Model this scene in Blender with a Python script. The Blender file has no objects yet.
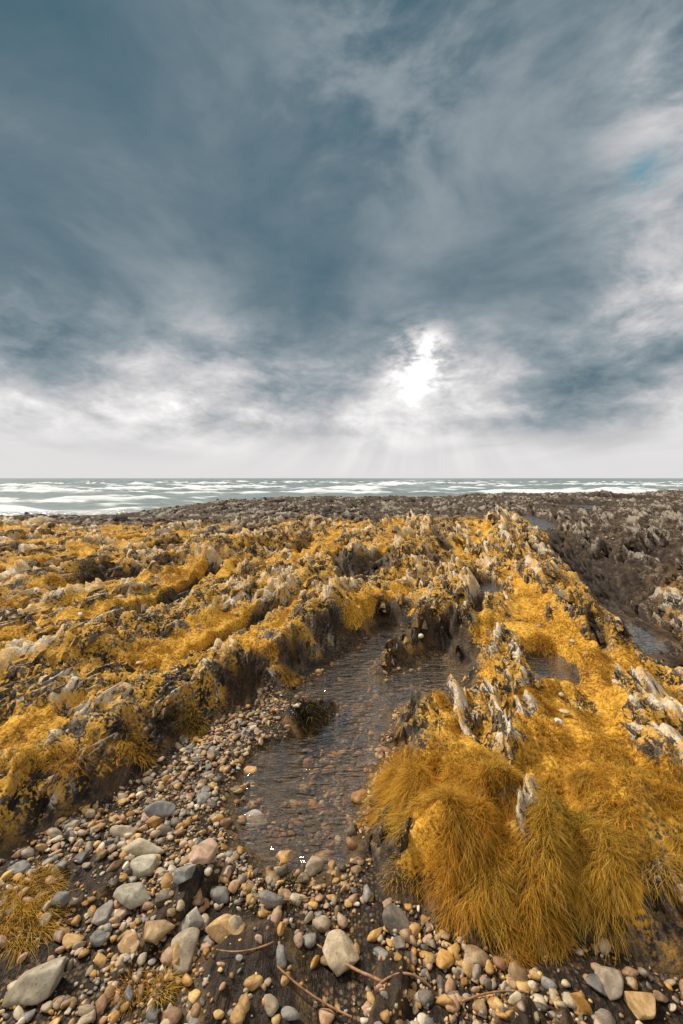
import bpy, math, numpy as np
from mathutils import Vector
rng=np.random.default_rng(7)
D=bpy.data; S=bpy.context.scene
S.view_settings.view_transform='Standard'; S.view_settings.look='None'; S.view_settings.exposure=0

# ------------------------------------------------------------ noise
_perm=np.random.default_rng(3).permutation(4096).astype(np.int64)
_ang=np.random.default_rng(4).random(4096)*2*np.pi
_gx=np.cos(_ang).astype(np.float32); _gy=np.sin(_ang).astype(np.float32)
def pn(x,y,seed=0):
    x=np.asarray(x,np.float32)+seed*17.31; y=np.asarray(y,np.float32)-seed*9.73
    xi=np.floor(x).astype(np.int64); yi=np.floor(y).astype(np.int64)
    xf=(x-xi).astype(np.float32); yf=(y-yi).astype(np.float32)
    u=xf*xf*xf*(xf*(xf*6-15)+10); v=yf*yf*yf*(yf*(yf*6-15)+10)
    def g(i,j,fx,fy):
        h=_perm[(_perm[(xi+i)&4095]+yi+j)&4095]
        return _gx[h]*fx+_gy[h]*fy
    a=g(0,0,xf,yf); b=g(1,0,xf-1,yf); c=g(0,1,xf,yf-1); d=g(1,1,xf-1,yf-1)
    return (a+(b-a)*u+((c+(d-c)*u)-(a+(b-a)*u))*v)*1.5
def fbm(x,y,o=4,seed=0,g=.5):
    s=0;am=1;f=1
    for i in range(o):
        s=s+am*pn(x*f,y*f,seed+i*3); am*=g; f*=2.03
    return s
def sm(a,b,x):
    t=np.clip((x-a)/(b-a),0,1); return t*t*(3-2*t)
def sdpoly(x,y,poly):
    d=np.full(x.shape,1e9,np.float32); s=np.zeros(x.shape,bool)
    n=len(poly)
    for i in range(n):
        ax,ay=poly[i]; bx,by=poly[(i+1)%n]
        ex,ey=bx-ax,by-ay; wx=x-ax; wy=y-ay
        t=np.clip((wx*ex+wy*ey)/(ex*ex+ey*ey),0,1)
        d=np.minimum(d,(wx-ex*t)**2+(wy-ey*t)**2)
        c=((ay>y)!=(by>y))&(x<(bx-ax)*(y-ay)/((by-ay) if by!=ay else 1e-9)+ax)
        s^=c
    return np.where(s,-1,1)*np.sqrt(d)
def sdseg(x,y,ax,ay,bx,by):
    ex,ey=bx-ax,by-ay; wx=x-ax; wy=y-ay
    t=np.clip((wx*ex+wy*ey)/(ex*ex+ey*ey+1e-9),0,1)
    return np.sqrt((wx-ex*t)**2+(wy-ey*t)**2)

# ------------------------------------------------------------ layout (metres, camera stands at the origin)
POOL=[(.45,4.75),(.18,4.35),(-.08,3.86),(-.42,3.33),(-.28,2.85),(-.58,2.45),(-.60,2.1),(-.50,1.82),(-.20,1.60),(.08,1.74),(.14,2.15),(.29,2.62),(.36,2.98),(.84,3.00),(1.08,3.75),(.90,4.10),(.60,3.80),(.32,3.56),(.30,3.72),(.56,4.26),(.72,4.65)]
LOW=[(.5,4.8),(.16,4.35),(-.10,3.9),(-.45,3.36),(-.70,2.91),(-.92,2.57),(-1.06,2.23),(-1.25,1.9),(-1.5,1.66),(-2.1,1.2),(-2.1,-1.2),(2.1,-1.2),(1.9,1.1),(1.05,1.30),(.80,1.42),(.55,1.36),(.36,1.44),(.16,1.6),(.13,1.80),(.17,2.15),(.31,2.62),(.38,2.96),(.86,2.97),(1.11,3.75),(.91,4.13),(.61,3.83),(.33,3.59),(.32,3.72),(.58,4.26),(.74,4.65)]
RIDGES=[(.38,2.22,.48,2.50,.17,.09),(.50,3.60,.55,3.75,.10,.02),(1.18,2.85,1.30,3.5,.16,.09),(1.2,4.3,1.7,6.5,.35,.16),
 (2.15,3.7,2.75,6.1,.36,.30),(2.75,6.1,4.4,12.,.6,.28),(1.55,2.0,1.85,2.6,.2,.14),(-1.35,2.6,-.8,3.3,.22,.08),(-.3,3.95,-.05,4.7,.25,.08),
 (-1.9,3.4,-1.2,4.6,.3,.14),(-.9,4.6,.2,7.0,.4,.14),(-3.6,4.6,-2.8,6.5,.4,.14),(-2.2,7,-1,10,.5,.18),(1.0,6.5,2.3,11,.6,.22),(.86,2.15,1.0,2.45,.12,.08),
 (-2.3,2.2,-1.5,2.9,.2,.08),(4.4,5.4,6.0,9.5,.5,.16),(6.5,7.5,9.0,14.,.7,.2)]
POOLS=[(1.52,3.22,.15,.30,.20),(2.80,4.25,.20,.40,.08),(6.3,15.1,.6,2.2,.16),(12.4,23.0,1.6,3.0,.1),(21,31,3.5,3.5,.02),(1.75,5.3,.16,.5,.24),(-14,24,3,2,-.3),(5.2,7.2,.4,1.,.14),(9.2,11.5,.7,1.6,.18),(13,16,1.,2.,.15)]
sa=math.radians(17); SX,SY=math.sin(sa),math.cos(sa)
def shore(x):
    return 43+ .15*x - 13*sm(-3,-15,x) + 5*pn(x*.08,x*0+2.2,5)+2.5*pn(x*.3,x*0+1.2,6)
def terrain(x,y):
    x=np.asarray(x,np.float32); y=np.asarray(y,np.float32)
    wx=x+.35*pn(x*.35,y*.35,7)*sm(1,5,y); wy=y
    a=wx*SX+wy*SY; c=wx*SY-wy*SX
    dl=sdpoly(x,y,LOW)+.05*fbm(x*5,y*5,3,11)
    dp=sdpoly(x,y,POOL)+.045*fbm(x*6,y*6,3,12)
    bank=sm(-.02,.26,dl)
    far=sm(9,22,y)
    med=fbm(c*.55,a*.22,3,21)
    out_n=fbm(c*1.3,a*.28,4,31)
    O=sm(.02,.30,out_n+.05*sm(3,9,y))
    O=np.maximum(O,sm(.22,.48,fbm(c*2.8,a*.9,3,35))*.85)
    rid=np.zeros_like(x)
    for (x0,y0,x1,y1,w,hh) in RIDGES:
        d=sdseg(x,y,x0,y0,x1,y1)+.30*w*fbm(x*.6/w,y*.6/w,3,41)
        f=sm(1.25,.25,d/w); rid=np.maximum(rid,f*hh); O=np.maximum(O,sm(.2,.75,f))
    gm=np.exp(-(((x-.60)/.40)**2+((y-1.85)/.34)**2)**2)
    gm=np.maximum(gm,np.exp(-(((x-1.10)/.38)**2+((y-1.92)/.36)**2)**2)*.9)
    gm=gm*(1-.9*sm(.08,.34,fbm(x*3.6,y*3.6,3,45)))
    gm=gm*(1-np.exp(-((x-.42)/.20)**2-((y-2.36)/.24)**2))
    O=O*(1-gm)
    O=O*bank
    facerock=sm(.0,.05,dl)*sm(.30,.12,dl)*sm(-.25,.15,fbm(x*2.2,y*2.2,2,51)+np.where((x<-.1),.25,-.1))*(1-sm(0,.2,gm))
    O=np.maximum(O,facerock)
    gv=1-np.abs(pn(c*1.0,a*.17,55)); gul=sm(.87,.98,gv)*sm(2.6,4,y)*sm(-.2,.15,pn(x*.5,y*.4,56)+.15)*sm(.1,.5,dl)
    plate=.23+.11*sm(3,12,y)+.13*med*sm(1.5,6,y)*(1-.4*far)+.20*far*fbm(c*.20,a*.09,3,61)
    plate=plate+ .12*sm(-1.2,-3.5,x)*sm(12,4,y)-.55*sm(11,24,y)*sm(-3,-13,x)
    lump=fbm(x*2.6,y*2.6,3,63)
    h=(plate+.06*lump)*bank
    h=h+gm*bank*.05*(1+1.4*fbm(x*4,y*4,2,64))
    h=h+rid*sm(-.02,.16,dl)-gul*.18
    gd=sdseg(x,y,2.75,3.7,4.0,7.2)+.12*fbm(x*2,y*2,2,71)
    gd=np.minimum(gd,sdseg(x,y,4.0,7.2,6.0,14.)+.2*fbm(x*1.2,y*1.2,2,71)-.05)
    g=sm(.62,.12,gd); h=h-g*.36
    O=np.maximum(O,sm(.75,.5,gd)*.9)
    O=np.maximum(O,sm(.3,.8,gul)*.7)
    cw=c+.12*pn(a*1.1,c*1.3,81)+.04*pn(a*4,c*4,82)
    def blades(fr,sd):
        ph=cw*fr+1.1*pn(a*.6,c*.8,sd); cell=np.floor(ph); f=ph-cell
        s=np.where(f<.72,f/.72,(1-f)/.28)
        t=np.clip(.5+.75*pn(a*fr*.30,cell*3.71,sd+1)+.30*pn(a*fr*1.1,cell*5.1,sd+2),0,1.15)
        return s*t
    b1=blades(3.1,83); b2=blades(8.5,87); b3=blades(24,91)
    mod=np.clip(.8+.9*fbm(x*.9,y*.9,2,93),.3,1.3)
    bl=(.125*b1+.055*b2+.022*b3)*mod
    blk=.055*np.abs(fbm(x*6,y*4,3,94))+.03*fbm(x*14,y*10,2,96)
    rightside=sm(.42,.56,x/np.maximum(y,1)+.05*fbm(x*.5,y*.5,2,102))*sm(4.4,6.5,y)
    amp=1+.5*sm(5,10,y)-.6*sm(11,17,y)+.5*rightside
    bl=(bl+blk)*amp
    lf=sm(-.02,.14,dl)
    O=np.maximum(O,rightside*sm(-.25,.2,out_n)*.9*(1-sm(0.,.5,g)))
    h=h+O*lf*(bl-.03)
    h=h+.02*fbm(x*4,y*4,3,95)*bank
    brown=np.maximum(sm(10.5,14.5,y+3*fbm(x*.3,y*.3,3,101)), rightside)
    gn=fbm(x*2.3,y*2.3,4,103)
    G=(1-O*.95)*sm(.04,.16,dl+.05*gn)*sm(-.55,-.10,gn+.16)*(1-brown)*sm(.45,.2,g)*(1-sm(.15,.6,gul))
    G=np.maximum(G,gm*sm(-.02,.05,dl))
    G=np.clip(G,0,1)
    h=h+G*.03*(1+fbm(x*7,y*7,2,105))
    lowh=.035+.016*fbm(x*3,y*3,3,111)+.07*sm(1.9,.9,y)*sm(-.9,-1.6,x)
    bd=sm(.20,.42,fbm(c*2.6,a*1.2,3,113))*sm(1.85,1.6,y)
    bd=np.maximum(bd,sm(.22,.1,sdseg(x,y,-.22,1.1,-.3,1.32))); bd=np.maximum(bd,sm(.16,.08,sdseg(x,y,-1.1,1.6,-.95,1.68)))
    bd=bd*sm(.0,-.1,dl)*sm(.02,.12,dp)
    lowh=lowh+bd*(.02+.45*bl/amp)
    h=h+(1-bank)*lowh
    pd=sm(.05,-.20,dp)
    h=h*(1-pd)+pd*(-.028-.042*sm(1.8,2.7,y)+.014*fbm(x*6,y*6,2,115))
    rk=sm(.20,.05,sdseg(x,y,-.22,2.84,-.12,3.04)+.03*fbm(x*9,y*9,2,117)); h=h+rk*(.09+.5*bl/amp)
    O=np.maximum(O,rk)
    wet_dark=np.maximum(sm(.16,.0,h)*sm(.25,0,dl)*.9,np.maximum(rk,bd*.95)); wet_dark=np.maximum(wet_dark,g*.75)  # wet pool margins and bedrock; right-hand gully darkened with them
    wet_dark=np.maximum(wet_dark,sm(.2,.8,gul)*.7)  # strike-parallel gullies darkened through the same mask
    wet_dark=np.maximum(wet_dark,sm(.0,.04,dl)*sm(.26,.10,dl)*.8*sm(-.3,.2,fbm(x*3,y*3,2,118)+.15))  # bank faces given a patchy dark slate tone
    bed=sm(.03,-.06,dp)*(1-rk)
    wet_dark=wet_dark*(1-.9*bed)
    for (px,py,rx,ry,lv) in POOLS:
        dd=np.sqrt((((x-px)*SY-(y-py)*SX)/rx)**2+(((x-px)*SX+(y-py)*SY)/ry)**2)+.2*fbm((x-px)/rx,(y-py)/ry,2,119)
        ring=sm(2.4,1.8,dd); h=h+ring*np.maximum(lv+.03-h,0)
        k=sm(1.35,.8,dd); h=h*(1-k)+k*(lv-.1); G=G*(1-sm(.1,.5,k)); wet_dark=np.maximum(wet_dark,k)
    sh=shore(x)
    lft=sm(5,-15,x)
    fall=sm(-9-5*lft,4,y-sh)
    h=h*(1-fall)+(-1.5+.4*bl)*fall
    h=h-sm(sh+8,sh+40,y)*6
    low=sm(.06,-.02,dl)
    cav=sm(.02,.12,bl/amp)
    pale=O*np.clip(.08+.9*cav*sm(.1,.6,b1*.6+b2*.5)+.5*fbm(x*1.5,y*1.5,3,121),0,1)*(1-wet_dark)
    return h,O,G,low,wet_dark,pale,brown,bl,dl,dp,cav,bd,bed

def make_mesh(name,V,F,mat,smooth=True,attrs=None):
    me=D.meshes.new(name); V=np.ascontiguousarray(V,np.float32); F=np.ascontiguousarray(F,np.int32)
    k=F.shape[1]; n=len(F)
    me.vertices.add(len(V)); me.vertices.foreach_set('co',V.ravel())
    me.loops.add(n*k); me.loops.foreach_set('vertex_index',F.ravel())
    me.polygons.add(n); me.polygons.foreach_set('loop_start',np.arange(0,n*k,k,dtype=np.int32))
    me.polygons.foreach_set('use_smooth',np.full(n,smooth,bool))
    me.update(calc_edges=True)
    for an,av in (attrs or {}).items():
        at=me.color_attributes.new(an,'FLOAT_COLOR','POINT')
        av=np.asarray(av,np.float32)
        if av.shape[1]==3: av=np.c_[av,np.ones(len(av),np.float32)]
        at.data.foreach_set('color',np.ascontiguousarray(av,np.float32).ravel())
    me.materials.append(mat)
    ob=D.objects.new(name,me); S.collection.objects.link(ob); return ob

# ------------------------------------------------------------ node helpers
class NT:
    def __init__(s,t): s.t=t; s.n=t.nodes; s.l=t.links; s.n.clear()
    def node(s,ty,ins=None,**kw):
        nd=s.n.new(ty)
        for k,v in kw.items(): setattr(nd,k,v)
        for k,v in (ins or {}).items(): s.set(nd.inputs[k],v)
        return nd
    def set(s,i,v):
        if isinstance(v,bpy.types.NodeSocket): s.l.new(v,i)
        elif isinstance(v,bpy.types.Node): s.l.new(v.outputs[0],i)
        else:
            if isinstance(v,(tuple,list)) and len(v)==3 and i.type=='RGBA': v=(*v,1)
            i.default_value=v
    def m(s,op,a,b=None,c=None,clamp=False):
        nd=s.n.new('ShaderNodeMath'); nd.operation=op; nd.use_clamp=clamp
        for k,v in enumerate((a,b,c)):
            if v is not None: s.set(nd.inputs[k],v)
        return nd.outputs[0]
    def mix(s,f,a,b,blend='MIX'):
        nd=s.n.new('ShaderNodeMix'); nd.data_type='RGBA'; nd.blend_type=blend; nd.clamp_factor=True
        s.set(nd.inputs[0],f); s.set(nd.inputs[6],a); s.set(nd.inputs[7],b); return nd.outputs[2]
    def ramp(s,f,st,interp='LINEAR'):
        nd=s.n.new('ShaderNodeValToRGB'); cr=nd.color_ramp; cr.interpolation=interp
        while len(cr.elements)<len(st): cr.elements.new(.5)
        for e,(p,c) in zip(cr.elements,st):
            e.position=p; e.color=(c,c,c,1) if isinstance(c,(int,float)) else (*c,1)
        s.set(nd.inputs[0],f); return nd.outputs[0]
    def ss(s,x,a,b,o0=0.,o1=1.):
        nd=s.n.new('ShaderNodeMapRange'); nd.interpolation_type='SMOOTHSTEP'
        s.set(nd.inputs[0],x)
        for k,v in zip((1,2,3,4),(a,b,o0,o1)): nd.inputs[k].default_value=v
        return nd.outputs[0]
    def noise(s,vec,scale,detail=4,rough=.5,dist=0,dim='3D'):
        nd=s.node('ShaderNodeTexNoise',{'Vector':vec,'Scale':scale,'Detail':detail,'Roughness':rough,'Distortion':dist},noise_dimensions=dim)
        return nd.outputs[0]
def newmat(name):
    m=D.materials.new(name); m.use_nodes=True; return m,NT(m.node_tree)
def finish(n,bsdf): 
    o=n.node('ShaderNodeOutputMaterial'); n.l.new(bsdf.outputs[0],o.inputs[0])

# ------------------------------------------------------------ materials
def rock_material(name,shard=False):
    m,n=newmat(name)
    co=n.node('ShaderNodeTexCoord').outputs['Object']
    A=n.node('ShaderNodeAttribute',attribute_name='mask'); B=n.node('ShaderNodeAttribute',attribute_name='mask2')
    sA=n.node('ShaderNodeSeparateColor',{0:A.outputs['Color']}); sB=n.node('ShaderNodeSeparateColor',{0:B.outputs['Color']})
    grass,low,wet_dark=sA.outputs; pale,brown,O=sB.outputs
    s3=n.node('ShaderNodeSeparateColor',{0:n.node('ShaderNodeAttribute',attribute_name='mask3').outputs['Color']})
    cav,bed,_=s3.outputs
    nz=n.node('ShaderNodeSeparateXYZ',{0:n.node('ShaderNodeNewGeometry').outputs['True Normal' if shard else 'Normal']}).outputs[2]
    st=n.node('ShaderNodeMapping',{'Vector':co,'Rotation':(0,math.radians(-18),sa),'Scale':(1,.12,.25)})
    n1=n.noise(st,38,5,.65); n2=n.noise(co,9,5,.6); n3=n.noise(co,55,4,.65); n4=n.noise(co,3.1,4,.6)
    rock=n.ramp(n1,[(.32,(.012,.011,.010)),(.45,(.052,.043,.037)),(.57,(.155,.128,.104)),(.75,(.36,.30,.235))])
    rock=n.mix(n.ss(n2,.42,.62),rock,n.mix(.5,rock,(.15,.11,.08)))
    pl=n.m('MULTIPLY',n.ss(n.m('ADD',pale,n.m('MULTIPLY',n.m('SUBTRACT',n3,.5),1.6)),.24,.58),n.ss(n1,.33,.49))
    palec=n.ramp(n3,[(.3,(.42,.35,.26)),(.5,(.68,.60,.48)),(.7,(.85,.79,.69))])
    col=n.mix(pl,rock,palec)
    col=n.mix(n.ss(cav,.0,.6,.92,0.),col,n.mix(1.,col,(.15,.125,.105),'MULTIPLY'))  # crevice shade painted into the rock colour
    li=n.m('MULTIPLY',n.ss(n.m('ADD',n2,n.m('MULTIPLY',n.m('SUBTRACT',n3,.5),.9)),.45,.54),n.m('MULTIPLY',n.m('SUBTRACT',1.,wet_dark),n.m('SUBTRACT',1.,brown)))
    li=n.m('MULTIPLY',li,n.ss(nz,.10,.55))
    col=n.mix(n.m('MULTIPLY',li,.85),col,n.ramp(n3,[(.3,(.38,.17,.018)),(.6,(.72,.40,.05))]))
    bc=n.ramp(n2,[(.3,(.012,.008,.006)),(.47,(.045,.028,.018)),(.60,(.11,.075,.05)),(.78,(.34,.28,.21))])
    col=n.mix(n.m('MULTIPLY',brown,.9),col,n.mix(n.m('MULTIPLY',pl,.32),bc,palec))
    gc=n.ramp(n.m('ADD',n.m('MULTIPLY',n4,.4),n.m('MULTIPLY',n3,.6)),[(.38,(.11,.048,.009)),(.46,(.40,.19,.020)),(.54,(.70,.375,.040)),(.66,(.82,.54,.12))])
    gf=n.ss(n.m('ADD',grass,n.m('MULTIPLY',n.m('SUBTRACT',n3,.5),1.1)),.36,.56)
    col=n.mix(gf,col,gc)
    vo=n.node('ShaderNodeTexVoronoi',{'Vector':co,'Scale':75.,'Randomness':1.}); 
    vs=n.node('ShaderNodeSeparateColor',{0:vo.outputs['Color']})
    gr=n.ramp(vs.outputs[0],[(0,(.04,.026,.015)),(.35,(.14,.09,.045)),(.6,(.36,.21,.075)),(.8,(.22,.18,.13)),(1,(.5,.4,.27))],'CONSTANT')
    gr=n.mix(n.ss(vo.outputs['Distance'],.3,.7),gr,(.025,.016,.009))
    gr=n.mix(n.ss(n4,.42,.56),n.mix(.25,(.022,.014,.008),gr),gr)
    silt=n.ramp(n2,[(.3,(.05,.032,.015)),(.5,(.12,.078,.036)),(.68,(.23,.155,.07))])
    gr=n.mix(bed,gr,n.mix(.35,silt,gr))
    lw=n.m('MULTIPLY',low,n.m('SUBTRACT',1.,n.ss(O,.25,.5)))
    col=n.mix(lw,col,gr)
    wd=n.mix(1.,col,(.24,.19,.155),'MULTIPLY')
    col=n.mix(n.m('MULTIPLY',n.m('MULTIPLY',wet_dark,n.m('SUBTRACT',1.,gf)),n.m('SUBTRACT',1.,n.m('MULTIPLY',lw,.45))),col,wd)
    hgt=n.m('ADD',n1,n.m('MULTIPLY',n3,.9))
    bp=n.node('ShaderNodeBump',{'Strength':1.,'Distance':.015,'Height':hgt})
    ro=n.m('SUBTRACT',.85,n.m('MULTIPLY',n.m('MULTIPLY',wet_dark,n.m('SUBTRACT',1.,gf)),.40))
    b=n.node('ShaderNodeBsdfPrincipled',{'Base Color':col,'Roughness':ro,'Normal':bp.outputs[0],'Specular IOR Level':.25})
    finish(n,b); return m
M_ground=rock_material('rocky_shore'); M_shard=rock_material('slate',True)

def grass_material():
    m,n=newmat('golden_grass')
    A=n.node('ShaderNodeAttribute',attribute_name='col')
    d=n.node('ShaderNodeBsdfDiffuse',{'Color':A.outputs['Color']})
    t=n.node('ShaderNodeBsdfTranslucent',{'Color':A.outputs['Color']})
    g=n.node('ShaderNodeMixShader',{0:.38,1:d,2:t}); finish(n,g); return m
M_grass=grass_material()
def stone_material():
    m,n=newmat('beach_stone')
    A=n.node('ShaderNodeAttribute',attribute_name='col')
    co=n.node('ShaderNodeTexCoord').outputs['Object']
    n1=n.noise(co,22,6,.65,.4); n2=n.noise(co,120,4,.6)
    c=n.mix(n.ss(n1,.35,.68),n.mix(1.,A.outputs['Color'],(.58,.54,.50),'MULTIPLY'),n.mix(.18,A.outputs['Color'],(.6,.52,.4)))
    c=n.mix(n.m('MULTIPLY',n.ss(n2,.55,.7),.45),c,(.05,.04,.035))
    bp=n.node('ShaderNodeBump',{'Strength':.6,'Distance':.004,'Height':n.m('ADD',n1,n.m('MULTIPLY',n2,.5))})
    b=n.node('ShaderNodeBsdfPrincipled',{'Base Color':c,'Roughness':.6,'Normal':bp.outputs[0],'Specular IOR Level':.3})
    finish(n,b); return m
M_stone=stone_material()
def water_material():
    m,n=newmat('pool_water')
    co=n.node('ShaderNodeTexCoord').outputs['Object']
    mp=n.node('ShaderNodeMapping',{'Vector':co,'Rotation':(0,0,.30),'Scale':(.5,1.35,1)})
    h=n.m('ADD',n.noise(mp,8,2,.5,1.4),n.m('MULTIPLY',n.noise(mp,22,2,.5,.8),.45))
    bp=n.node('ShaderNodeBump',{'Strength':1.,'Distance':.030,'Height':h})
    inc=n.node('ShaderNodeNewGeometry').outputs['Incoming']
    dt=n.node('ShaderNodeVectorMath',{0:inc,1:bp.outputs[0]},operation='DOT_PRODUCT').outputs['Value']
    c=n.m('SUBTRACT',1.,n.m('ABSOLUTE',dt),clamp=True)
    fr=n.m('ADD',.07,n.m('MULTIPLY',n.m('POWER',c,2.0),1.05),clamp=True)
    tr=n.node('ShaderNodeBsdfTransparent',{'Color':(.90,.82,.66)})
    gl=n.node('ShaderNodeBsdfGlossy',{'Color':(1,.98,.96),'Roughness':.04,'Normal':bp.outputs[0]})
    finish(n,n.node('ShaderNodeMixShader',{0:fr,1:tr,2:gl})); return m
M_water=water_material()

# ------------------------------------------------------------ ground sheet
NR,NTH=1250,1150
rr=1.1*np.exp(np.linspace(0,math.log(220/1.1),NR)); th=np.linspace(-math.radians(72),math.radians(72),NTH)
R,T=np.meshgrid(rr,th,indexing='ij')
X=(R*np.sin(T)).astype(np.float32).ravel(); Y=(R*np.cos(T)-1.4).astype(np.float32).ravel()
h,O,G,low,wet_dark,pale,brown,bl,dl,dp,cav,bd,bed=terrain(X,Y)
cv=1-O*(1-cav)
lean=-.5*bl*O
V=np.c_[X+lean*SY,Y-lean*SX,h]
idx=np.arange(NR*NTH,dtype=np.int32).reshape(NR,NTH)
F=np.stack([idx[:-1,:-1],idx[:-1,1:],idx[1:,1:],idx[1:,:-1]],-1).reshape(-1,4)[:, ::-1]
make_mesh('rocky_shore_ground',V,F,M_ground,True,{'mask':np.c_[G,low*(1-bd*.9),wet_dark],'mask2':np.c_[pale,brown,O],'mask3':np.c_[cv,bed,cv]})

def polar_samples(n,r0,r1,p,tmax=58):
    u=rng.random(n)
    k=2-p
    r=(r0**k+u*(r1**k-r0**k))**(1/k) if abs(k)>1e-3 else r0*(r1/r0)**u
    t=(rng.random(n)*2-1)*math.radians(tmax)
    return (r*np.sin(t)).astype(np.float32),(r*np.cos(t)-.6).astype(np.float32),r

# ------------------------------------------------------------ slate shards
sx,sy,sr=polar_samples(44000,1.8,30,1.6)
t=terrain(sx,sy)
cl=fbm(sx*1.6,sy*1.6,3,131)
keep=(t[1]>.6)&(t[0]>.05)&(t[4]<.85)&(rng.random(len(sx))<np.clip(.32+.9*cl,.03,.8)*(1-.3*t[6]))&(t[2]<.4)
sx,sy,sr=sx[keep],sy[keep],sr[keep]; sh_,sO,_,_,sw,sp,sb,sbl=[q[keep] for q in t[:8]]
n=len(sx); print('shards',n)
sc=np.clip(sr/6,.55,1.7)**.8
L=rng.uniform(.04,.20,n)*sc; Wd=rng.uniform(.008,.030,n)*sc; H=rng.uniform(.008,.042,n)*sc*(.6+.6*sp)
ya=-sa+rng.normal(0,.16,n); ux,uy=-np.sin(ya),np.cos(ya); vx,vy=uy,-ux
VS=np.zeros((n,8,3),np.float32); top=np.zeros((n,8),np.float32)
k=0
for zt in (0,1):
    for (i,j) in ((-1,-1),(1,-1),(1,1),(-1,1)):
        jl=1+rng.normal(0,.15,n)
        if zt: l=L*i*rng.uniform(.25,.95,n); w=Wd*j*rng.uniform(.1,.9,n); z=H*rng.uniform(.45,1.15,n)
        else: l=L*i*jl; w=Wd*j*1.3; z=-.05*sc
        le=-.5*np.maximum(z,0) + (-.5*sbl*sO)
        VS[:,k,0]=sx+ux*l+vx*w+SY*le; VS[:,k,1]=sy+uy*l+vy*w-SX*le; VS[:,k,2]=sh_+z
        top[:,k]=zt; k+=1
base=(np.arange(n)*8)[:,None,None]
fq=np.array([[4,5,6,7],[0,1,5,4],[1,2,6,5],[2,3,7,6],[3,0,4,7]])
FS=(base+fq[None]).reshape(-1,4)
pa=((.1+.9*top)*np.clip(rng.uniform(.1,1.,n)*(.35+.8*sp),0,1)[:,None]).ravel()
rep=lambda q:np.repeat(q,8)
cvs=(.2+.8*top).ravel()  # shard bases get the same painted shade, tops stay clear
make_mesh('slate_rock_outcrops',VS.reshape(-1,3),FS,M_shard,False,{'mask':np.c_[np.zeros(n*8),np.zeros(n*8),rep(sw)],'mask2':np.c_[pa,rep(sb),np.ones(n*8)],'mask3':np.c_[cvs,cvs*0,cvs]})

# ------------------------------------------------------------ grass
def hash_col(n,tone):
    a=np.array([.78,.40,.036]); b=np.array([.87,.60,.16]); c=np.array([.48,.38,.06]); d=np.array([.58,.22,.014])
    w=rng.random((n,1))**1.3; col=a*(1-w)+b*w
    tt=tone[:,None]; col=np.where(tt<0,col*(1+tt)+c*(-tt),col*(1-tt)+d*tt)
    return col*rng.uniform(.55,1.15,(n,1))
def build_grass(name,cx,cy,per,rad,length,width,tone,droop=.9,palette=None,flow=.45):
    nt=len(cx)
    e=.04; h0=terrain(cx,cy)[0]; gxx=(terrain(cx+e,cy)[0]-h0)/e; gyy=(terrain(cx,cy+e)[0]-h0)/e
    gl=np.sqrt(gxx**2+gyy**2)+1e-6; k=np.clip(gl,0,.9)/gl; fx=-gxx*k*flow; fy=-gyy*k*flow
    ra=rng.random(nt)*6.28; fx=fx+.4*np.cos(ra); fy=fy+.4*np.sin(ra)
    ti=np.repeat(np.arange(nt),per); n=len(ti)
    an=rng.random(n)*2*np.pi; q=np.sqrt(rng.random(n)); ro=q*rad[ti]
    bx=cx[ti]+np.cos(an)*ro; by=cy[ti]+np.sin(an)*ro
    z=terrain(bx,by)[0]-.01
    dx,dy=np.cos(an)*q*.95+fx[ti]+rng.normal(0,.5,n),np.sin(an)*q*.95+fy[ti]+rng.normal(0,.5,n)
    dl_=np.sqrt(dx*dx+dy*dy)+1e-6; lean=np.clip(dl_*.75,0.05,1.2); dx/=dl_; dy/=dl_
    le=length[ti]*rng.uniform(.35,1.3,n); w=width[ti]
    up1=np.sqrt(np.clip(1-(.6*lean)**2,.1,1))
    p0=np.c_[bx,by,z]
    d1=np.c_[dx*.6*lean,dy*.6*lean,up1]
    j0=rng.normal(0,.2,(n,2))
    d2=np.c_[dx*(.3+lean*droop)+j0[:,0],dy*(.3+lean*droop)+j0[:,1],.65-lean*.95*droop]
    j=rng.normal(0,.45,(n,2))
    d3=np.c_[dx*(.35+lean*droop*.7)+j[:,0],dy*(.35+lean*droop*.7)+j[:,1],.35-lean*1.25*droop+rng.normal(0,.2,n)]
    p1=p0+d1*(le*.4)[:,None]; p2=p1+d2*(le*.33)[:,None]; p3=p2+d3*(le*.3)[:,None]
    an3=np.arctan2(dy,dx)+np.pi/2+rng.normal(0,.5,n); s=np.c_[np.cos(an3),np.sin(an3),np.zeros(n)]*w[:,None]*.5
    V=np.stack([p0-s,p0+s,p1-s*.9,p1+s*.9,p2-s*.65,p2+s*.65,p3],1).reshape(-1,3)
    b=(np.arange(n)*7)[:,None,None]
    f=np.array([[0,1,3],[0,3,2],[2,3,5],[2,5,4],[4,5,6]])
    col=hash_col(n,np.clip(tone[ti]+rng.normal(0,.22,n),-1,1)) if palette is None else palette(n)
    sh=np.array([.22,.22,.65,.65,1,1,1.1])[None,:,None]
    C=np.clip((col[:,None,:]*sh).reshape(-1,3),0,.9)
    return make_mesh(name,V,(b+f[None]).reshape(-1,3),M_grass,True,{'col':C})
gx,gy,gr_=polar_samples(84000,1.9,16,1.45,56)
t=terrain(gx,gy); keep=(t[2]>.42)&(rng.random(len(gx))<np.clip(t[2]*1.1,0,1)*.60*sm(-.35,.15,fbm(gx*4.5,gy*4.5,2,207)))
gx,gy,gr_=gx[keep],gy[keep],gr_[keep]; print('tufts',len(gx))
near=np.clip((3.2-gy)/1.6,0,1)*np.clip((gx+.2)/.4,0,1)
ln=(.026+.018*rng.random(len(gx)))+near*.018
ln*=1+.6*fbm(gx*2.5,gy*2.5,2,201)
rad=.028+.025*rng.random(len(gx))+.004*gr_
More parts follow.
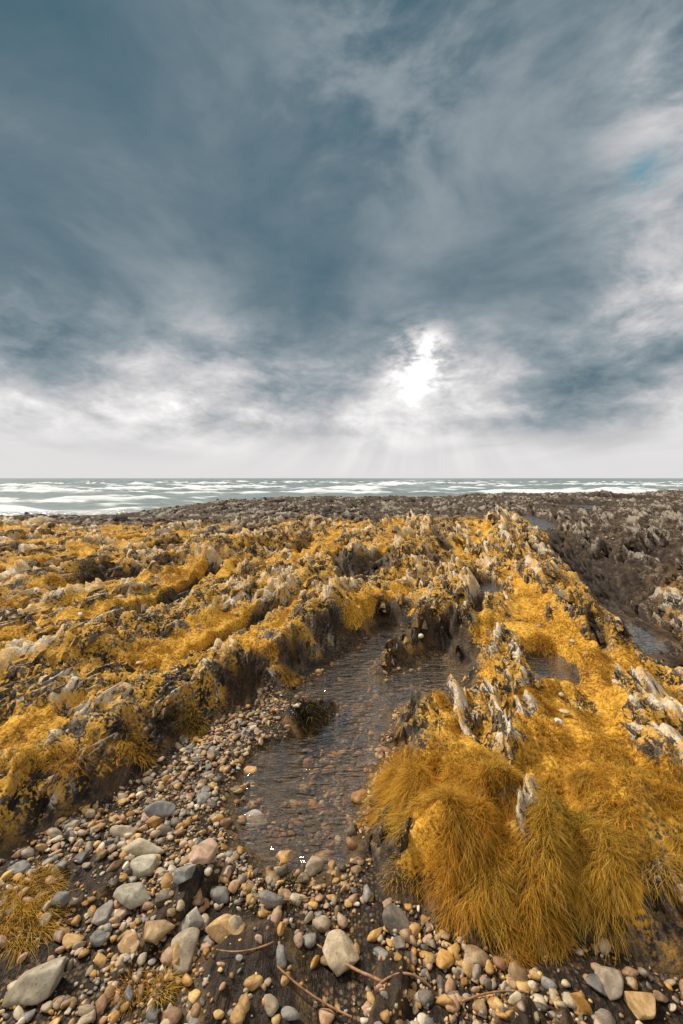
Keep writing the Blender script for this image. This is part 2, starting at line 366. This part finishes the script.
tone=np.clip(fbm(gx*1.6,gy*1.6,3,203)*1.1+.08+rng.normal(0,.28,len(gx)),-.65,.9)
per=np.clip(38+near*24-gr_*1.0,16,62).astype(int)
build_grass('golden_grass',gx,gy,per,rad,ln,.0009+.00045*gr_,tone)
tus=[(-1.22,1.50,.10,.07),(-1.08,1.47,.08,.07),(-1.14,1.58,.08,.07),(-1.35,2.15,.09,.07),(-1.12,2.38,.08,.07),(-1.5,2.05,.09,.07),(-.92,2.70,.07,.06)]
for i in range(84):
    u=rng.random(); x_=.20+.62*u+rng.normal(0,.04); y_=1.80-.38*min(u*1.8,1)+.12*max(u-.5,0)+rng.uniform(-.04,.36)
    tus.append((x_,y_,rng.uniform(.035,.07),rng.uniform(.05,.09)))
for i in range(26): tus.append((rng.uniform(.9,1.45),rng.uniform(1.48,1.95),rng.uniform(.035,.06),rng.uniform(.045,.08)))
tus+=[(.20,2.08,.055,.07),(.25,2.18,.055,.07),(.19,1.96,.055,.07),(-.64,1.28,.04,.05),(-.55,1.26,.04,.05),(-.42,3.45,.06,.06)]
q=np.array(tus,np.float32)
build_grass('grass_tussock',q[:,0],q[:,1],(q[:,2]*8000).astype(int),q[:,2],q[:,3],np.full(len(q),.0015),rng.uniform(-.4,.7,len(q)),droop=.9,flow=.9)
q=np.array([(-.19,2.90,.09,.06),(-.14,3.02,.08,.06),(-.22,2.78,.06,.06),(-.22,1.62,.08,.05),(-.3,1.60,.07,.05)],np.float32)
def weed(n):
    c=np.tile(np.array([.05,.026,.015]),(n,1)); k=rng.random(n)<.15; c[k]=(.22,.26,.03); return c
build_grass('seaweed_clump',q[:,0],q[:,1],(q[:,2]*2600).astype(int),q[:,2],q[:,3],np.full(len(q),.0035),np.zeros(len(q)),1.3,weed)

# ------------------------------------------------------------ stones
import bmesh
def ico(sub):
    bm=bmesh.new(); bmesh.ops.create_icosphere(bm,subdivisions=sub,radius=1)
    bm.verts.ensure_lookup_table(); v=np.array([x.co[:] for x in bm.verts]); f=np.array([[y.index for y in x.verts] for x in bm.faces]); bm.free(); return v,f
ICO={i:ico(i) for i in (1,2,3,4)}
PAL=np.array([(.56,.45,.31),(.66,.54,.37),(.38,.32,.26),(.23,.23,.23),(.32,.30,.28),(.64,.34,.08),(.70,.43,.14),(.52,.30,.17),(.60,.41,.29),(.13,.11,.09),(.80,.69,.51),(.44,.28,.13)])
def stone_shape(v,ncut=8,rough=.06,r=rng,k0=.52):
    v=v.copy()
    for i in range(ncut):
        d=r.normal(size=3); d/=np.linalg.norm(d); k=r.uniform(k0,.9)
        p=v@d; over=np.maximum(p-k,0); v-=np.outer(over*.88,d)
    ph=r.uniform(0,6,6)
    v*= (1+rough*np.sin(v[:,0]*3+ph[0])*np.sin(v[:,1]*3.3+ph[1])+rough*.5*np.sin(v[:,2]*6+ph[2]+v[:,0]*5))[:,None]
    return v
protos={i:[stone_shape(ICO[i][0],9,.07,rng,.45) for _ in range(40)] for i in (1,2,3)}
def pebbles(name,x,y,r,cols,zoff=.25,sub=2):
    Vs=[];Fs=[];o=0
    hz=terrain(x,y)[0]; f=ICO[sub][1]; nv=len(ICO[sub][0])
    for i in range(len(x)):
        v=protos[sub][rng.integers(40)]*np.array([1,rng.uniform(.45,.95),rng.uniform(.3,.7)])*r[i]
        a=rng.uniform(0,6.28); ca,sa_=math.cos(a),math.sin(a); tl=rng.normal(0,.25)
        vz=v[:,2]+v[:,0]*tl
        Vs.append(np.c_[v[:,0]*ca-v[:,1]*sa_+x[i],v[:,0]*sa_+v[:,1]*ca+y[i],vz+hz[i]+r[i]*zoff])
        Fs.append(f+o); o+=nv
    C=np.repeat(cols,nv,axis=0)
    return make_mesh(name,np.concatenate(Vs),np.concatenate(Fs),M_stone,True,{'col':C})
def pal(n,warm=0.):
    w=np.ones(len(PAL)); w[[5,6,7,11]]+=warm; w/=w.sum()
    return PAL[rng.choice(len(PAL),n,p=w)]*rng.uniform(.65,1.12,(n,1))
n_=46000; x=rng.uniform(-2,1.6,n_).astype(np.float32); y=rng.uniform(.6,3.5,n_).astype(np.float32); t=terrain(x,y)
dens=sm(-.35,.20,fbm(x*2.4,y*2.4,3,301)+.15-.4*np.exp(-((x+.15)**2+(y-1.2)**2)/.03)+.3*np.exp(-((x+.7)**2+(y-1.9)**2)/.25))
k=(t[8]<.02)&(t[9]>-.02)&(rng.random(len(x))<(dens*.9+.07)*(1-.7*t[11])); x,y=x[k],y[k]; print('peb',len(x))
r=np.clip(np.exp(rng.normal(math.log(.0090),.55,len(x))),.0035,.03)
big=r>.0125
pebbles('beach_pebbles',x[~big],y[~big],r[~big],pal((~big).sum(),1.8),.3,1)
pebbles('beach_shingle',x[big],y[big],r[big],pal(big.sum(),1.0),.3,2)
pts=[]
for _ in range(4000):
    x_,y_,r_=rng.uniform(-1.7,1.4),rng.uniform(1.0,3.1),np.clip(math.exp(rng.normal(math.log(.032),.25)),.022,.055)
    if all((x_-a)**2+(y_-b)**2>(r_+c)**2*.8 for a,b,c in pts): pts.append((x_,y_,r_))
pts=np.array(pts,np.float32); t=terrain(pts[:,0],pts[:,1]); pts=pts[(t[8]<-.02)&(t[9]>0)&(rng.random(len(pts))<.42*sm(3.4,1.8,pts[:,1])+.04)]; print('big',len(pts))
pebbles('beach_cobbles',pts[:,0],pts[:,1],pts[:,2],pal(len(pts),.3),.25,3)
x=rng.uniform(-.75,1.1,6200).astype(np.float32); y=rng.uniform(1.55,4.7,6200).astype(np.float32); t=terrain(x,y); k=(t[9]<.03)&(t[0]<.02)&(rng.random(len(x))<np.clip(1.4-(y-1.7)*.45,.25,1)*sm(-.5,.1,fbm(x*3,y*3,2,305)+.1)); x,y=x[k],y[k]
r=np.clip(np.exp(rng.normal(math.log(.015),.58,len(x))),.005,.048)
pebbles('pool_bed_stones',x,y,r,pal(len(x),1.0)*np.array([.72,.60,.42]),.1,2)
x,y,_r=polar_samples(2600,3,14,1.2); t=terrain(x,y); k=(t[1]<.5)&(t[9]>.1)&(rng.random(len(x))<.28); x,y,_r=x[k],y[k],_r[k]
pebbles('loose_shore_stones',x,y,rng.uniform(.010,.03,len(x))*(1+_r*.06),PAL[rng.choice([0,1,8,10],len(x))]*1.1,.9,2)
COB=[(-.943,1.284,.20,.62,(.42,.37,.28),.3),(-.514,1.368,.13,.9,(.38,.31,.22),.9),(-.617,1.43,.12,.85,(.48,.32,.16),.4),(-.70,1.415,.09,.8,(.62,.39,.19),0),
(-.553,1.702,.135,.85,(.62,.41,.29),1.3),(-.793,1.702,.14,.75,(.54,.51,.39),.5),(-.771,1.583,.15,.62,(.46,.43,.34),.1),(-.825,1.796,.16,.55,(.66,.57,.42),0),
(-.833,2.008,.15,.5,(.27,.28,.29),.1),(-.383,1.448,.15,.65,(.66,.42,.19),.3),(-.53,1.475,.115,.8,(.46,.44,.37),.8),(-.005,1.37,.15,.8,(.62,.50,.34),1.6),
(-.405,2.04,.13,.75,(.42,.36,.30),-.5),(-.124,1.738,.11,.8,(.40,.31,.22),1.0),(-.849,1.518,.11,.6,(.30,.28,.26),1.5),(-.506,2.405,.10,.7,(.72,.43,.15),0),
(-.965,1.914,.12,.6,(.58,.48,.35),.2),(-.24,1.822,.08,.8,(.62,.36,.14),0),(.818,1.296,.11,.8,(.38,.31,.23),1),(.885,1.24,.11,.7,(.66,.42,.18),0),
(-1.284,1.702,.09,.6,(.27,.27,.28),0),(-.588,1.595,.10,.7,(.32,.33,.33),1.2),(-.266,1.575,.11,.55,(.18,.17,.17),0),(-.674,2.099,.09,.7,(.34,.34,.33),.3),
(-.906,1.43,.07,.8,(.64,.40,.15),0),(-1.06,1.22,.09,.8,(.26,.23,.20),0),(.42,4.95,.13,.7,(.62,.28,.07),.2),(-2.3,3.15,.16,.8,(.55,.33,.22),.2)]
r2=np.random.default_rng(11)
for i,(x,y,w,asp,colr,a) in enumerate(COB):
    v=stone_shape(ICO[4][0],12,.05,r2,.45)*np.array([1,asp,.5])*w*.54
    ca,sn=math.cos(a),math.sin(a); v=np.c_[v[:,0]*ca-v[:,1]*sn,v[:,0]*sn+v[:,1]*ca,v[:,2]]
    hz=float(terrain(np.array([x]),np.array([y]))[0][0])
    ob=make_mesh('cobble_stone',v,ICO[4][1],M_stone,True,{'col':np.tile(colr,(len(v),1))}); ob.location=(x,y,hz+w*.12); ob.rotation_euler=(r2.normal(0,.15),r2.normal(0,.15),0)

mw,n=newmat('driftwood'); co=n.node('ShaderNodeTexCoord').outputs['Object']
finish(n,n.node('ShaderNodeBsdfPrincipled',{'Base Color':n.ramp(n.noise(co,60,4),[(.3,(.14,.06,.025)),(.7,(.45,.24,.11))]),'Roughness':.7}))
for pts,rad_ in [([(-.08,1.40),(.03,1.33),(.12,1.27),(.2,1.24)],.0045),([(.10,1.26),(.19,1.30),(.27,1.27)],.003),([(-.2,1.3),(-.1,1.24),(.03,1.2)],.004),([(.35,1.22),(.47,1.27),(.56,1.25)],.003),([(-.33,1.58),(-.2,1.55),(-.1,1.58)],.0025),([(-.4,1.35),(-.3,1.3),(-.22,1.36)],.0025)]:
    cu=D.curves.new('driftwood_stick','CURVE'); cu.dimensions='3D'; cu.bevel_depth=rad_; cu.bevel_resolution=2
    sp_=cu.splines.new('NURBS'); sp_.points.add(len(pts)-1); sp_.order_u=3; sp_.use_endpoint_u=True
    for p_,c_ in zip(sp_.points,pts):
        hz=float(terrain(np.array([c_[0]]),np.array([c_[1]]))[0][0]); p_.co=(c_[0],c_[1],max(hz,.03)+.02,1); p_.radius=rng.uniform(.6,1.2)
    cu.materials.append(mw); ob=D.objects.new('driftwood_stick',cu); S.collection.objects.link(ob)

# ------------------------------------------------------------ pools
def water_grid(name,cx,cy,rx,ry,z,mat):
    n=24; a=np.linspace(0,2*np.pi,n,endpoint=False)
    p=np.c_[np.cos(a)*rx,np.sin(a)*ry]; xx=cx+p[:,0]*SY+p[:,1]*SX; yy=cy-p[:,0]*SX+p[:,1]*SY
    me=D.meshes.new(name); me.from_pydata([(q1,q2,z) for q1,q2 in zip(xx,yy)],[],[list(range(n))]); me.materials.append(mat)
    ob=D.objects.new(name,me); S.collection.objects.link(ob)
me=D.meshes.new('tide_pool'); me.from_pydata([(-1.0,1.40,0),(.4,1.40,0),(1.25,2.8,0),(1.25,4.2,0),(.8,5.0,0),(.2,5.0,0),(-.6,3.6,0),(-1.0,2.8,0)],[],[list(range(8))]); me.materials.append(M_water)
S.collection.objects.link(D.objects.new('tide_pool',me))
for (px,py,rx,ry,lv) in POOLS: water_grid('tide_pool',px,py,rx*1.45,ry*1.45,lv,M_water)

# ------------------------------------------------------------ sea
ms,n=newmat('sea_water')
co=n.node('ShaderNodeTexCoord').outputs['Object']
A=n.node('ShaderNodeAttribute',attribute_name='foam'); fo=n.node('ShaderNodeSeparateColor',{0:A.outputs['Color']}).outputs[0]
mp=n.node('ShaderNodeMapping',{'Vector':co,'Scale':(.35,1,1)})
n1=n.noise(mp,.5,7,.65,.5); n2=n.noise(mp,.05,4,.6)
ff=n.ss(n.m('ADD',fo,n.m('MULTIPLY',n.m('SUBTRACT',n1,.5),1.8)),.40,.82)
c=n.mix(n2,(.15,.19,.20),(.27,.32,.33)); c=n.mix(ff,c,(.70,.75,.79))
bp=n.node('ShaderNodeBump',{'Strength':.6,'Distance':.3,'Height':n1})
finish(n,n.node('ShaderNodeBsdfPrincipled',{'Base Color':c,'Roughness':n.m('ADD',.35,n.m('MULTIPLY',ff,.5)),'Normal':bp.outputs[0],'Specular IOR Level':.25}))
NR2,NT2=800,700
rr=18*np.exp(np.linspace(0,math.log(9000/18),NR2)); th=np.linspace(-1.25,1.25,NT2)
R,T=np.meshgrid(rr,th,indexing='ij'); X=(R*np.sin(T)).ravel(); Y=(R*np.cos(T)).ravel(); Rr=R.ravel()
ph=Y/9+1.1*fbm(X*.022,Y*.035,3,401); f=ph-np.floor(ph); cell=np.floor(ph)
crest=np.exp(-((f-.5)/.16)**2); var=np.clip(.40+1.2*pn(X*.04,cell*2.7,402)+.7*pn(X*.15,cell*1.7,403),0,1.4)
z=-1.02+.70*crest*var+.12*fbm(X*.25,Y*.4,3,404)
z=np.where(Rr>700,-1.02+(z+1.02)*np.clip(1-(Rr-700)/1500,0,1),z)
behind=sm(.5,.72,f)*sm(1.05,.72,f)
foam=np.clip(crest*var*.85*sm(500,110,Rr)+behind*var*.4*sm(200,60,Rr)+.4*sm(.1,.6,fbm(X*.06,Y*.12,3,405))*sm(350,70,Rr)+.5*sm(22,2,Y-shore(X.astype(np.float32)))+.3*sm(.6,1.2,crest*var)*sm(1800,400,Rr),0,1)
idx=np.arange(NR2*NT2,dtype=np.int32).reshape(NR2,NT2)
F=np.stack([idx[1:,:-1],idx[1:,1:],idx[:-1,1:],idx[:-1,:-1]],-1).reshape(-1,4)
make_mesh('sea',np.c_[X,Y,z],F,ms,True,{'foam':np.c_[foam,foam,foam]})

# ------------------------------------------------------------ sky
W=D.worlds.new('sky'); S.world=W; W.use_nodes=True; n=NT(W.node_tree)
SUN_EL,SUN_AZ=math.radians(46),math.radians(-58)
sky=n.node('ShaderNodeTexSky',sky_type='NISHITA',sun_disc=False,sun_elevation=SUN_EL,sun_rotation=SUN_AZ)
d=n.node('ShaderNodeTexCoord').outputs['Generated']
dn=n.node('ShaderNodeVectorMath',{0:d},operation='NORMALIZE').outputs[0]
s=n.node('ShaderNodeSeparateXYZ',{0:dn}); x,y,z=s.outputs
zc=n.m('ADD',n.m('MAXIMUM',z,0.),.16)
pxx=n.m('DIVIDE',x,zc); pyy=n.m('DIVIDE',y,zc)
P=n.node('ShaderNodeCombineXYZ',{0:pxx,1:pyy,2:0.}).outputs[0]
Ps=n.node('ShaderNodeMapping',{'Vector':P,'Rotation':(0,0,math.radians(28)),'Scale':(1.,.5,1)}).outputs[0]
Q=n.node('ShaderNodeMapping',{'Vector':dn,'Scale':(1,1,2.0),'Location':(3.1,1.7,.4)}).outputs[0]
na=n.noise(Ps,.95,5,.5,.5); nb=n.noise(Q,3.4,7,.6,.3); nc=n.noise(Q,10.,6,.62,.2)
base=n.ramp(z,[(0,.83),(.05,.83),(.12,.75),(.20,.63),(.27,.53),(.36,.46),(.5,.43),(.7,.37),(1,.45)],'EASE')
lowband=n.m('MULTIPLY',n.ss(z,.05,.13),n.ss(z,.40,.2))
b=n.m('ADD',base,n.m('MULTIPLY',n.m('SUBTRACT',na,.5),n.m('ADD',.85,n.m('MULTIPLY',lowband,-.45))))
b=n.m('ADD',b,n.m('MULTIPLY',n.m('SUBTRACT',nb,.5),n.m('ADD',.32,n.m('MULTIPLY',lowband,.5))))
b=n.m('ADD',b,n.m('MULTIPLY',n.m('SUBTRACT',nc,.5),n.m('ADD',.06,n.m('MULTIPLY',lowband,.55))))
def blob(v,deg):
    v=Vector(v).normalized()
    dt=n.node('ShaderNodeVectorMath',{0:dn,1:tuple(v)},operation='DOT_PRODUCT').outputs['Value']
    return n.m('EXPONENT',n.m('DIVIDE',n.m('SUBTRACT',dt,1.),1-math.cos(math.radians(deg))))
nmod=n.ss(nb,.35,.62)
for v,deg,am in [((.50,.68,.55),8,.42),((.53,.79,.32),6,.34),((-.288,.941,.179),9,.12),((.08,.72,.66),11,.24)]:
    b=n.m('ADD',b,n.m('MULTIPLY',n.m('MULTIPLY',blob(v,deg),nmod),am))
for v,deg,am in [((-.47,.67,.575),18,-.18),((-.26,.876,.404),12,-.04),((.44,.89,.14),6,-.18),((.165,.957,.215),8,.16)]:
    b=n.m('ADD',b,n.m('MULTIPLY',blob(v,deg),am))
nd_=n.noise(Q,17.,5,.6,.6)
bs=n.m('MULTIPLY',blob((.168,.957,.243),3.3),n.ss(n.m('ADD',n.m('MULTIPLY',nc,.5),n.m('MULTIPLY',nd_,.5)),.36,.56)); b=n.m('ADD',b,n.m('MULTIPLY',bs,.62))
ra=n.m('ARCTAN2',n.m('SUBTRACT',n.m('DIVIDE',x,n.m('MAXIMUM',y,.05)),.172),n.m('SUBTRACT',.30,z))
rn=n.noise(n.node('ShaderNodeCombineXYZ',{0:ra}).outputs[0],4.5,2,.5)
rm=n.m('MULTIPLY',n.m('MULTIPLY',n.ss(z,.17,.08),n.ss(z,-.01,.03)),n.m('MULTIPLY',blob((.1,.98,.1),20),n.m('SUBTRACT',rn,.5)))
hz=n.ss(z,.12,.02); b=n.m('ADD',n.m('MULTIPLY',b,n.m('SUBTRACT',1.,hz)),n.m('MULTIPLY',hz,.855))
b=n.m('ADD',b,n.m('MULTIPLY',rm,.22))
col=n.ramp(b,[(0,(.010,.050,.080)),(.22,(.040,.115,.16)),(.40,(.14,.205,.245)),(.58,(.31,.36,.395)),(.78,(.63,.62,.63)),(.95,(.96,.94,.93)),(1,(1.1,1.1,1.1))])
skyc=n.mix(1.,sky.outputs[0],(.05,.05,.05),'MULTIPLY')
hole=n.m('MULTIPLY',blob((.472,.745,.469),1.6),n.ss(nc,.42,.6))
col=n.mix(n.m('MULTIPLY',hole,.8),col,(.12,.32,.42))
col=n.mix(.04,col,skyc)
bright=n.m('MAXIMUM',n.ss(z,.77,.93),n.m('MULTIPLY',n.ss(y,-.05,-.6),.55))  # unseen zenith and rear sky brightened, added as fill light for the ground
col=n.mix(bright,col,n.mix(nb,(.9,.84,.75),(1.15,1.07,.95)))
col=n.mix(n.ss(z,-.02,-.1),col,(.12,.12,.11))
bg=n.node('ShaderNodeBackground',{'Color':col,'Strength':1.}); o=n.node('ShaderNodeOutputWorld'); n.l.new(bg.outputs[0],o.inputs[0])

sl=D.lights.new('sun','SUN'); sl.energy=4.7; sl.angle=math.radians(10); sl.color=(1,.90,.75)
so=D.objects.new('sun',sl); S.collection.objects.link(so)
dv=Vector((math.sin(SUN_AZ)*math.cos(SUN_EL),math.cos(SUN_AZ)*math.cos(SUN_EL),math.sin(SUN_EL)))
so.rotation_euler=dv.to_track_quat('Z','Y').to_euler(); so.location=dv*20

cam=D.cameras.new('camera'); cam.sensor_fit='VERTICAL'; cam.sensor_height=36; cam.lens=16; cam.clip_start=.05; cam.clip_end=20000
ob=D.objects.new('camera',cam); S.collection.objects.link(ob); ob.location=(0,0,1.6); ob.rotation_euler=(math.radians(90-4.27),0,0); S.camera=ob
